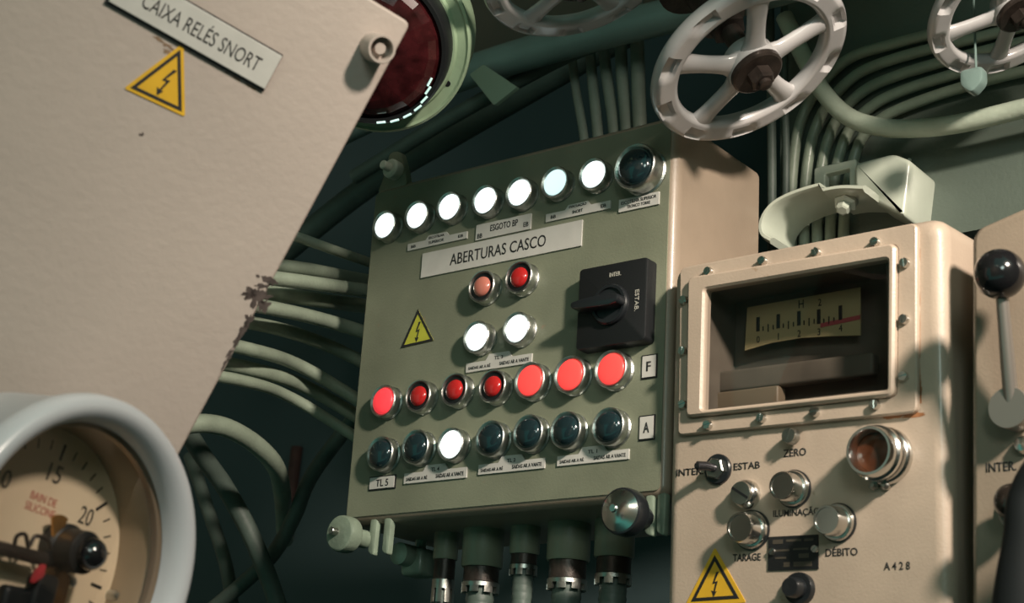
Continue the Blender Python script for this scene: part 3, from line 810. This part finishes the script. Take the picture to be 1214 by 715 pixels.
open_lathe(MB(), [(g * .95, -.070), (g * .96, -.018), (g * .99, -.013), (g, -.006), (g * .992, .000), (g * .965, .0045), (g * .925, .006), (g * .885, .0045), (g * .85, .000), (g * .83, -.006), (g * .825, -.012), (g * .90, -.016), (g * .90, -.070)]).build('ring', RIMP, gauge, 60)
open_lathe(MB(), [(g * .835, -.010), (g * .835, -.0125), (g * .80, -.014), (g * .79, -.018), (g * .805, -.020), (g * .84, -.020)]).build('inner_ring', mat('bronze_ring', (.30, .22, .15), .35, .5), gauge, 30)
DPT = .046
open_lathe(MB(), [(g * .83, -.018), (g * .80, -.022), (g * .775, -DPT), (g * .80, -DPT - .003), (g * .89, -DPT), (g * .89, -.018)]).build('inner_wall', mat('tan_enamel', (.34, .25, .16), .5, vary=.1, vscale=30), gauge, 40)
MB().lathe([(g * .90, -.074), (g * .90, -.066), (g * .5, -.066)]).build('back_plate', RIMP, gauge)
dial = MB().lathe([(g * .79, -DPT - .006), (g * .79, -DPT), (0, -DPT)], seg=72).build('dial', DIAL, gauge, 20)
MB().lathe([(g * .83, -.0150), (g * .83, -.0130), (0, -.0130)], seg=72).build('gauge_glass', GLASS, gauge, 20)
# dial marks, the whole dial turned clockwise
ROT = -.14
def pol(ang, r):      # ang clockwise from the dial's top
    a = PI / 2 - ang + ROT
    return r * math.cos(a), r * math.sin(a)
tk = MB()
for i in range(0, 31):
    ang = R_(-135 + 9 * i); big = i % 5 == 0
    a = pol(ang, g * (.60 if big else .64)); b = pol(ang, g * .70)
    w = .0011 if big else .0005
    d = Vector((b[0] - a[0], b[1] - a[1])).normalized(); nn = Vector((-d.y, d.x)) * w
    pts = [(a[0] + nn.x, a[1] + nn.y), (a[0] - nn.x, a[1] - nn.y), (b[0] - nn.x, b[1] - nn.y), (b[0] + nn.x, b[1] + nn.y)]
    tk.loft([[(x, DPT, z) for x, z in pts], [(x, DPT - .0003, z) for x, z in pts]])
tk.build('dial_marks', INK, dial, 0)
for i, s in enumerate(('0', '5', '10', '15', '20')):
    x, z = pol(R_(-135 + 45 * i), g * .515)
    lettering(s, INK, dial, (x, -DPT, z), .0062 * len(s), .0118, rot=ROT * .8)
x, z = pol(0, g * .30); lettering('BAIN DE\nSILICONE', INKRED, dial, (x - .001, -DPT, z + .002), .027, .0125, rot=ROT * .7)
# knob, arm and works in front of the dial
kx, kz = FG.q(88, 653, -.030)
kd = MB().lathe([(.0165, -DPT), (.0165, -.037), (.0140, -.035), (.0140, -.020), (.011, -.0185)], (kx, 0, kz), seg=36).build('setting_knob', BLACKM, gauge)
MB().lathe([(.0108 * math.cos(t), -.0085 + .0108 * math.sin(t) - .0165 + .0085) for t in [PI * (-.45 + .95 * k / 12) for k in range(13)]], (kx + .001, 0, kz), seg=32).build('knob_cap', BALL, kd)
fx, fz = FG.q(66, 632, -.038); 
fan = [(fx, fz - .010)] + [(fx + .016 * math.cos(t), fz - .010 + .022 * math.sin(t)) for t in [PI * (.38 + .28 * k / 6) for k in range(7)]]
MB().prism(fan, .038, .036).build('brass_sector', BRASS, gauge, 0)
x0, z0 = FG.q(58, 690, -.036)
MB().prism(rpoly([(x0 - .005, z0 - .06), (x0 + .017, z0 - .06), (x0 + .017, z0 + .004), (x0 + .006, z0 + .012), (x0 - .005, z0 + .008)], .003), .040, .034, .0008).build('brass_plate', mat('dark_brass', (.14, .075, .03), .4, .8, vary=.3, vscale=50), gauge)
ar = [FG.L(-60, 636, -.032), FG.L(0, 650, -.032), FG.L(52, 663, -.032)]
MB().tube(ar, .0045, 12).build('link_arm', RUSTY, gauge)
lk = [FG.L(u, v, -.030) for u, v in ((16, 652), (20, 636), (30, 634), (34, 648), (42, 636), (56, 640), (60, 652))]
MB().tube(smooth_path(lk, 5), .0014, 8).build('linkage', RUSTY, gauge)
mb = MB(); c0 = FG.L(42, 688, -.030); c0 = FG.L(45, 712, -.030); mb.box(c0, (.020, .012, .034), .004); mb.box(FG.L(16, 716, -.032), (.026, .010, .022), .004)
mb.build('movement', BLACKM, gauge)
x, z = FG.q(45, 682, -.022); MB().prism(rpoly([(x - .004, z - .006), (x + .004, z + .000), (x + .003, z + .008), (x - .002, z + .003)], .002), .024, .020, .0005).build('red_tip', REDTIP, gauge)
for u, v in ((86, 690), (141, 708)):
    x, z = FG.q(u, v, -.038); MB().lathe([(.0045, -DPT), (.0045, -.040), (.003, -.037), (0, -.0365)], (x, 0, z), seg=18).build('dial_screw', STEEL, gauge)
MB().box((FG.q(14, 503)[0] - .004, .030, FG.q(14, 503)[1] + .002), (.014, .03, .012), .004).build('mounting_ear', RIMP, gauge)

# ================================================================== round red lamp
O_, N_, maj, LR = ring_frame(447, 47, 1.52, 113, .95, (-.7, .7))
FL = Frame(O_, maj.cross(N_), maj)
if FL.Y.dot(N_) > 0: FL = Frame(O_, -maj.cross(N_), maj)
lamp = empty('signal_lamp', FL, 'round signal lamp with dark red glass and green flange behind the relay box', 'lamp')
r = LR
open_lathe(MB(), [(r * .96, -.05), (r * .97, -.006), (r, -.004), (r, .002), (r * .975, .004), (r * .95, .002), (r * .86, .002), (r * .84, .006), (r * .80, .006), (r * .80, -.05)], 80).build('flange', GREENRING, lamp, 35)
open_lathe(MB(), [(r * .82, .004), (r * .82, .030), (r * .80, .034), (r * .76, .034), (r * .75, .0)], 80).build('gasket_ring', BLACKM, lamp, 35)
def facet(t, h): return 1.0
pr = [(r * .765, .0)] + [(r * .765 * math.cos(a), .024 + r * .30 * math.sin(a)) for a in [PI / 2 * k / 8 for k in range(9)]]
dm = MB().lathe(pr, seg=22).build('lamp_glass', REDGLASS, lamp, 0)
for k in range(8):
    a = R_(-78 + 12.5 * k)  # along the lower right of the glass as seen
    ex = FL.L(0, 0); c = Vector((0, 0))
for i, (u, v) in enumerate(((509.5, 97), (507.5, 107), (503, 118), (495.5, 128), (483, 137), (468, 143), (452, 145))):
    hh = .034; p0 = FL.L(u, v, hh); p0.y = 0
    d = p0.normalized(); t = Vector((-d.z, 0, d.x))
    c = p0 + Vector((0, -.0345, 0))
    MB().tube([c - t * .0042, c + t * .0042], .0011, 8).build('glint_slot', mat('painted_glint', (.7, .9, .85), .3, emit=(.5, .9, .85), estr=.55), lamp)  # weak glow painted into the slots in place of reflected light
for u, v in ((530.5, 99),):
    x, z = FL.q(u, v, .002); MB().lathe([(.0030, .0), (.0030, .0024), (0, .0025)], (x, 0, z), seg=14).build('flange_hole', BLACKM, lamp)

# ================================================================== handwheels
def make_wheel(root, R, spoke0):
    NS = 120; NPK = 10
    def sec(th):
        k = (th - spoke0) / (2 * PI) * NPK
        t = abs((k % 1) - .5) * 2          # 1 at spoke-aligned, 0 between
        pk = max(0, min(1, (t - .56) / .12)) 
        pk = pk * pk * (3 - 2 * pk)
        w = R * .125; ht = R * .085
        pts = [(-1.0, 0), (-.92, .62), (-.70, .95), (-.55, 1.0), (-.50, 1.0), (-.30, 1.0), (0, 1.0), (.30, 1.0), (.50, 1.0), (.60, .98), (.85, .78), (1.0, .35), (1.0, -.35), (.8, -.8), (.3, -1), (-.4, -1), (-.85, -.7)]
        o = []
        for x, y in pts:
            if y > .9 and -.25 < x < .70: y = y - .60 * pk
            o.append((R - w + x * w, y * ht))
        return o
    loops = []
    for i in range(NS):
        th = 2 * PI * i / NS
        loops.append([Vector((rr_ * math.cos(th), -h_, rr_ * math.sin(th))) for rr_, h_ in sec(th)])
    m = MB(); m._torus(loops)
    m.build('rim', WHEELP, root, 40)
    for k in range(5):
        th = spoke0 + 2 * PI * k / 5
        d = Vector((math.cos(th), 0, math.sin(th))); t = Vector((-d.z, 0, d.x)); o = Vector((0, -1, 0))
        loops = []
        for s in range(11):
            f = s / 10
            rad = R * (.16 + .70 * f)
            wd = R * (.125 - .030 * math.sin(PI * min(1, f * 1.1)) + .04 * max(0, f - .8) / .2 + .05 * max(0, .2 - f) / .2)
            hh = R * .065; off = R * .07 * (1 - f)
            loops.append([d * rad + t * wd * math.cos(a) + o * (off + hh * math.sin(a)) for a in [2 * PI * j / 14 for j in range(14)]])
        MB().loft(loops).build('spoke', WHEELP, root, 50)
    MB().lathe([(R * .22, -R * .10), (R * .25, -R * .04), (R * .27, R * .10), (R * .26, R * .14), (R * .15, R * .15)], seg=36).build('hub', WHEELP, root, 40)
    nt = MB().lathe([(R * .255, R * .13), (R * .255, R * .185), (R * .235, R * .20)], seg=30)
    nt.lathe([(R * .125, R * .19), (R * .125, R * .30), (R * .10, R * .32)], seg=6)
    nt.lathe([(R * .065, R * .31), (R * .065, R * .36), (R * .04, R * .37)], seg=16)
    nt.build('hub_nut', RUSTY, root, 30)
M0 = None
def wheel(u, v, d, major, ratio, mdir, spoke0, label):
    O_, N_, maj, R = ring_frame(u, v, d, major, ratio, mdir)
    F = Frame(O_, maj.cross(N_), maj)
    if F.Y.dot(N_) > 0: F = Frame(O_, -maj.cross(N_), maj)
    t = empty('handwheel', F, label, 'handwheel', 'overhead valve handwheels')
    make_wheel(t, R, spoke0)
    return F, R, t
def spoke_angle(F, u, v):
    x, z = F.q(u, v); return math.atan2(z, x)
O_, N_, maj, R = ring_frame(888, 71, 1.47, 126, .605, (.5655, .8247))
F = Frame(O_, maj.cross(N_), maj)
if F.Y.dot(N_) > 0: F = Frame(O_, -maj.cross(N_), maj)
s0 = spoke_angle(F, 897, 7.5)
wheel(888, 71, 1.47, 126, .605, (.5655, .8247), s0, 'grey five-spoked handwheel with a rusty nut in front of the control panel corner')
wheel(681, -33, 1.47, 112, .62, (.30, .95), s0 + .25, 'grey handwheel cut off by the top edge above the sloping pipe')
wheel(1200, 5, 1.47, 106, .62, (.60, .80), s0 + .5, 'grey handwheel at the upper right corner above the grey hull plate')
# valve bodies behind the wheels
def valve(F, R, label):
    vb = empty('valve_body', Frame(F.W((0, R * .11, 0)), F.X, F.Z), label, 'valve')
    MB().lathe([(.010, 0), (.010, -.035), (.013, -.036), (.013, -.045), (.024, -.047), (.024, -.060), (.020, -.062), (.020, -.10), (.040, -.102), (.040, -.116), (.030, -.118), (.030, -.16)], seg=30).build('bonnet', RUSTY, vb)
    MB().lathe([(.017, -.044), (.017, -.030), (.012, -.029)], seg=6).build('gland_nut', RUSTY, vb)
valve(F, R, 'dark rusty valve body behind the central handwheel')
# lug with an eye under the right handwheel
eye = MB(); ex = at_y(1153, 98, .10)
FE = Frame(ex, (1, 0, 0), (0, 0, 1))
eo = rpoly([(-.011, .014), (.011, .014), (.011, -.002), (.0, -.012), (-.011, -.002)], .005)
eye.prism(eo, .008, -.004, .003)
eye.tube([(.003, .002, .010), (.003, .002, 2.59 - ex.z)], .0012, 8)
tag(eye.build('lifting_lug', PIPEP, None, 40, FE), 'small grey pointed lug hanging on a thin rod under the upper right handwheel', 'lug')

# ================================================================== hull, cables, pipes
HY = DEP + .10
hp_ = [at_y(u, v, HY) for u, v in ((925, 316), (1900, 134), (1900, -420), (925, -160))]
tag(MB().loft([[(p.x, HY, p.z) for p in hp_], [(p.x, HY + .02, p.z) for p in hp_]]).build('hull_plate', HULLP, None, 0), 'grey-green painted hull plate behind the meter box', 'hull plate')
def cable(name, pts, Y, wpx, m, label, cat, group=None, n=8, seg=14):
    P3 = [at_y(u, v, Y if not isinstance(Y, (list, tuple)) else Y[i]) for i, (u, v) in enumerate(pts)]
    d = sum(abs((ROWS @ (p - CAM)).z) for p in P3) / len(P3)
    return tag(MB().tube(smooth_path(P3, n), px(wpx / 2, d), seg).build(name, m, None, 60), label, cat, group)
# curved run at the right
rc = [((938, 320), (940, 200), (955, 130), (1000, 74), (1060, 52), (1150, 30), (1260, 5), (1700, -90)),
      ((953, 320), (956, 207), (972, 140), (1010, 93), (1060, 70), (1150, 47), (1260, 22), (1700, -70)),
      ((968, 320), (972, 214), (988, 150), (1020, 111), (1066, 89), (1150, 65), (1260, 40), (1700, -50)),
      ((983, 320), (988, 221), (1004, 160), (1031, 128), (1072, 107), (1150, 83), (1260, 57), (1700, -30)),
      ((998, 320), (1004, 228), (1019, 170), (1042, 143), (1080, 124), (1150, 101), (1260, 75), (1700, -8))]
wh = ('outermost', 'second from outside', 'middle', 'second from inside', 'innermost')
for i, c in enumerate(rc):
    cable('hull_cable', c, HY - .010, 14, CABLE, 'grey-green cable bending right over the hull plate, %s of the five' % wh[i], 'cable', 'bent cables on the hull plate')
cable('conduit', ((930, 20), (955, 72), (975, 108), (1005, 138), (1045, 151), (1090, 152), (1140, 146), (1220, 127), (1330, 100), (1700, 10)), HY - .045, 23, mat('pale_conduit', (.46, .52, .42), .4, coat=.2, bump=.25, bscale=200, vary=.15, vscale=30), 'thick grey-green conduit sagging across the hull plate from the central handwheel', 'conduit')
# vertical cables above the panel
for i, (c, w, s) in enumerate(((((676, 40), (682, 100), (692, 160), (700, 230)), 11, 'leftmost'), (((698, 30), (702, 90), (708, 150), (714, 230)), 13, 'second from the left'), (((714, 20), (718, 80), (727, 145), (734, 230)), 14, 'middle'), (((735, 10), (737, 80), (742, 140), (748, 230)), 15, 'second from the right'), (((754, 0), (756, 70), (758, 135), (762, 230)), 17, 'rightmost'))):
    cable('riser_cable', c, DEP + .08, w, mat('riser_sheath', (.19, .22, .18), .45, bump=.2, bscale=240, vary=.15, vscale=30), 'dim vertical cable above the control panel, %s of the five' % s, 'cable', 'vertical cables above the panel')
for i, (c, w) in enumerate(((((912, -20), (914, 90), (915, 200), (915, 320)), 11), (((930, -20), (930, 90), (932, 200), (930, 320)), 9))):
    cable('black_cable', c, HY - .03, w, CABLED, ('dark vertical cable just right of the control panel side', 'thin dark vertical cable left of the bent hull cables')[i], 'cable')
# sloping pipe and cable at the top
cable('sloping_pipe', ((300, 205), (480, 118), (560, 84), (700, 42), (830, 10), (960, -25)), DEP + .02, 40, PIPEP, 'thick teal-grey pipe sloping up behind the signal lamp', 'pipe', seg=24)
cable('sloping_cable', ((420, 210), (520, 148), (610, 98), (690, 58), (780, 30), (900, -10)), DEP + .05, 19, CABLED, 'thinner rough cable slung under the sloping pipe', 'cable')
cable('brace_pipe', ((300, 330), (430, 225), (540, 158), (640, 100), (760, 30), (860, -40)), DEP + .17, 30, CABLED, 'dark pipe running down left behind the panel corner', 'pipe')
# clip on the pipe
FP = Frame(at_y(584, 97, DEP - .01), (1, 0, 0), (0, 0, 1))
co = [FP.q(u, v) for u, v in ((556, 88), (573, 76), (613, 103), (585, 125))]
tag(MB().prism(rpoly(co, .003, 3), .006, 0, .001).build('pipe_clip', mat('clip_green', (.26, .33, .25), .5, bump=.3, bscale=150), None, 40, FP), 'square green metal clip on the sloping pipe', 'clip')
# bundle at the left, coming from behind the relay box
lb = [((300, 262), (361, 284), (420, 305), (480, 325)), ((270, 308), (355, 318), (420, 330), (480, 340)), ((262, 322), (350, 333), (415, 342), (480, 350)), ((250, 338), (345, 351), (410, 360), (480, 368)), ((240, 352), (330, 367), (400, 384), (480, 410)), ((230, 372), (318, 387), (390, 410), (470, 450)), ((200, 396), (295, 414), (360, 436), (450, 490)), ((190, 418), (295, 437), (365, 460), (450, 510)), ((180, 436), (285, 451), (350, 474), (440, 530))]
nm = ('topmost', 'second', 'third', 'fourth', 'fifth', 'sixth', 'seventh', 'eighth', 'lowest')
for i, c in enumerate(lb):
    cable('bundle_cable', c, [y + .030 * (i % 2) for y in (-.17, -.07, .04, .12)], (12, 16, 17, 18, 17, 16, 16, 17, 14)[i], CABLE, 'grey-green cable emerging from behind the relay box edge, %s of nine from above' % nm[i], 'cable', 'cable bundle behind the relay box')
cable('bent_hose', ((170, 512), (240, 502), (285, 515), (322, 546), (334, 580), (338, 640)), [-.15, -.08, -.02, .05, .13, .25], 22, CABLE, 'thick grey-green hose bending down beside the gauge', 'hose')
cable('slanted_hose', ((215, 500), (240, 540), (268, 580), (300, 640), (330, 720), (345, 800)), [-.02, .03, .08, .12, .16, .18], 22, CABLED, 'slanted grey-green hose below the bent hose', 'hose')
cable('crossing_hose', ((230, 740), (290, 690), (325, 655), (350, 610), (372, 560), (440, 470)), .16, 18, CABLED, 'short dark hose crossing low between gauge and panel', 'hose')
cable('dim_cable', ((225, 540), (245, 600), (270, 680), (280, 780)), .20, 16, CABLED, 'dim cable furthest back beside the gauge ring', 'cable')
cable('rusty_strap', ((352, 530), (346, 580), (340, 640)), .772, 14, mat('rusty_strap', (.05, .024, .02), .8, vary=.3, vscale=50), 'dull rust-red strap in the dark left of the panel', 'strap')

hull_blocker = MB().box((1.46, -.15, 2.39), (1.5, .20, .42), .01)  # box added out of view to keep the lamp off the upper hull
tag(hull_blocker.build('added_hull_blocker', WALLP, None, 30), 'added unseen box that shades the upper hull plate', 'hull_blocker')
# hooked bracket on the hull plate
FK = Frame(at_y(1000, 235, HY), (1, 0, 0), (0, 0, 1))
brk = empty('hook_bracket', FK, 'pale green hooked bracket with a bolt, welded to the hull plate', 'bracket')
hk = .06
blk = [FK.q(u, v, hk) for u, v in ((1012, 193), (1058, 181), (1080, 190), (1072, 258), (1030, 236), (1012, 222))]
MB().prism(rpoly(blk, .006, 5), .0, -hk, .005).build('block', BRACKETP, brk, 50)
so = [FK.q(u, v, hk * .8) for u, v in ((966, 200), (1016, 189), (1016, 226), (966, 226))]
si = [FK.q(u, v, hk * .8) for u, v in ((979, 207), (1008, 200), (1008, 222), (979, 222))]
MB().frame(rpoly(so, .003, 3), rpoly(si, .002, 3), -hk * .8 + .008, -hk * .8 - .002, .001).build('channel', BRACKETP, brk, 40)
top = [FK.q(u, v, hk + .02) for u, v in ((1032, 224), (1000, 224), (968, 231), (942, 240), (924, 251), (914, 266), (914, 279), (924, 286))]
pt = [Vector((x, 0, z)) for x, z in top]; pt = smooth_path(pt, 6)
loops = []
for i, p in enumerate(pt):
    t = (pt[min(i + 1, len(pt) - 1)] - pt[max(0, i - 1)]).normalized(); nrm = Vector((t.z, 0, -t.x))
    if nrm.z > 0 and i < 10: nrm = -nrm
    w0 = -.026; w1 = -hk - .035
    loops.append([p + Vector((0, w0, 0)), p + Vector((0, w1 + .004, 0)), p + Vector((0, w1, 0)) + nrm * .002, p + nrm * .005 + Vector((0, w1, 0)), p + nrm * .007 + Vector((0, w1 + .004, 0)), p + nrm * .007 + Vector((0, w0, 0))])
MB().loft(loops).build('hook_plate', BRACKETP, brk, 50)
x, z = FK.q(998, 238, hk + .02)
MB().lathe([(.012, -.010), (.012, .002), (.009, .004), (.007, .004), (.007, .012), (.005, .013)], (x, -hk - .012, z), (0, -.55, -.8), 6).build('hex_bolt', BRACKETP, brk, 20)
for k in range(11):
    u, v = 1079 - k * .5, 190 + k * 6.2
    c = FK.L(u + random.uniform(-1.5, 1.5), v, .004); rr_ = random.uniform(.0022, .0036)
    MB().lathe([(rr_ * math.cos(t), rr_ * math.sin(t)) for t in [PI * (-.5 + q_ / 8) for q_ in range(9)]], c, (0, -1, 0), 10).build('weld_bead', BRACKETP, brk, 60)
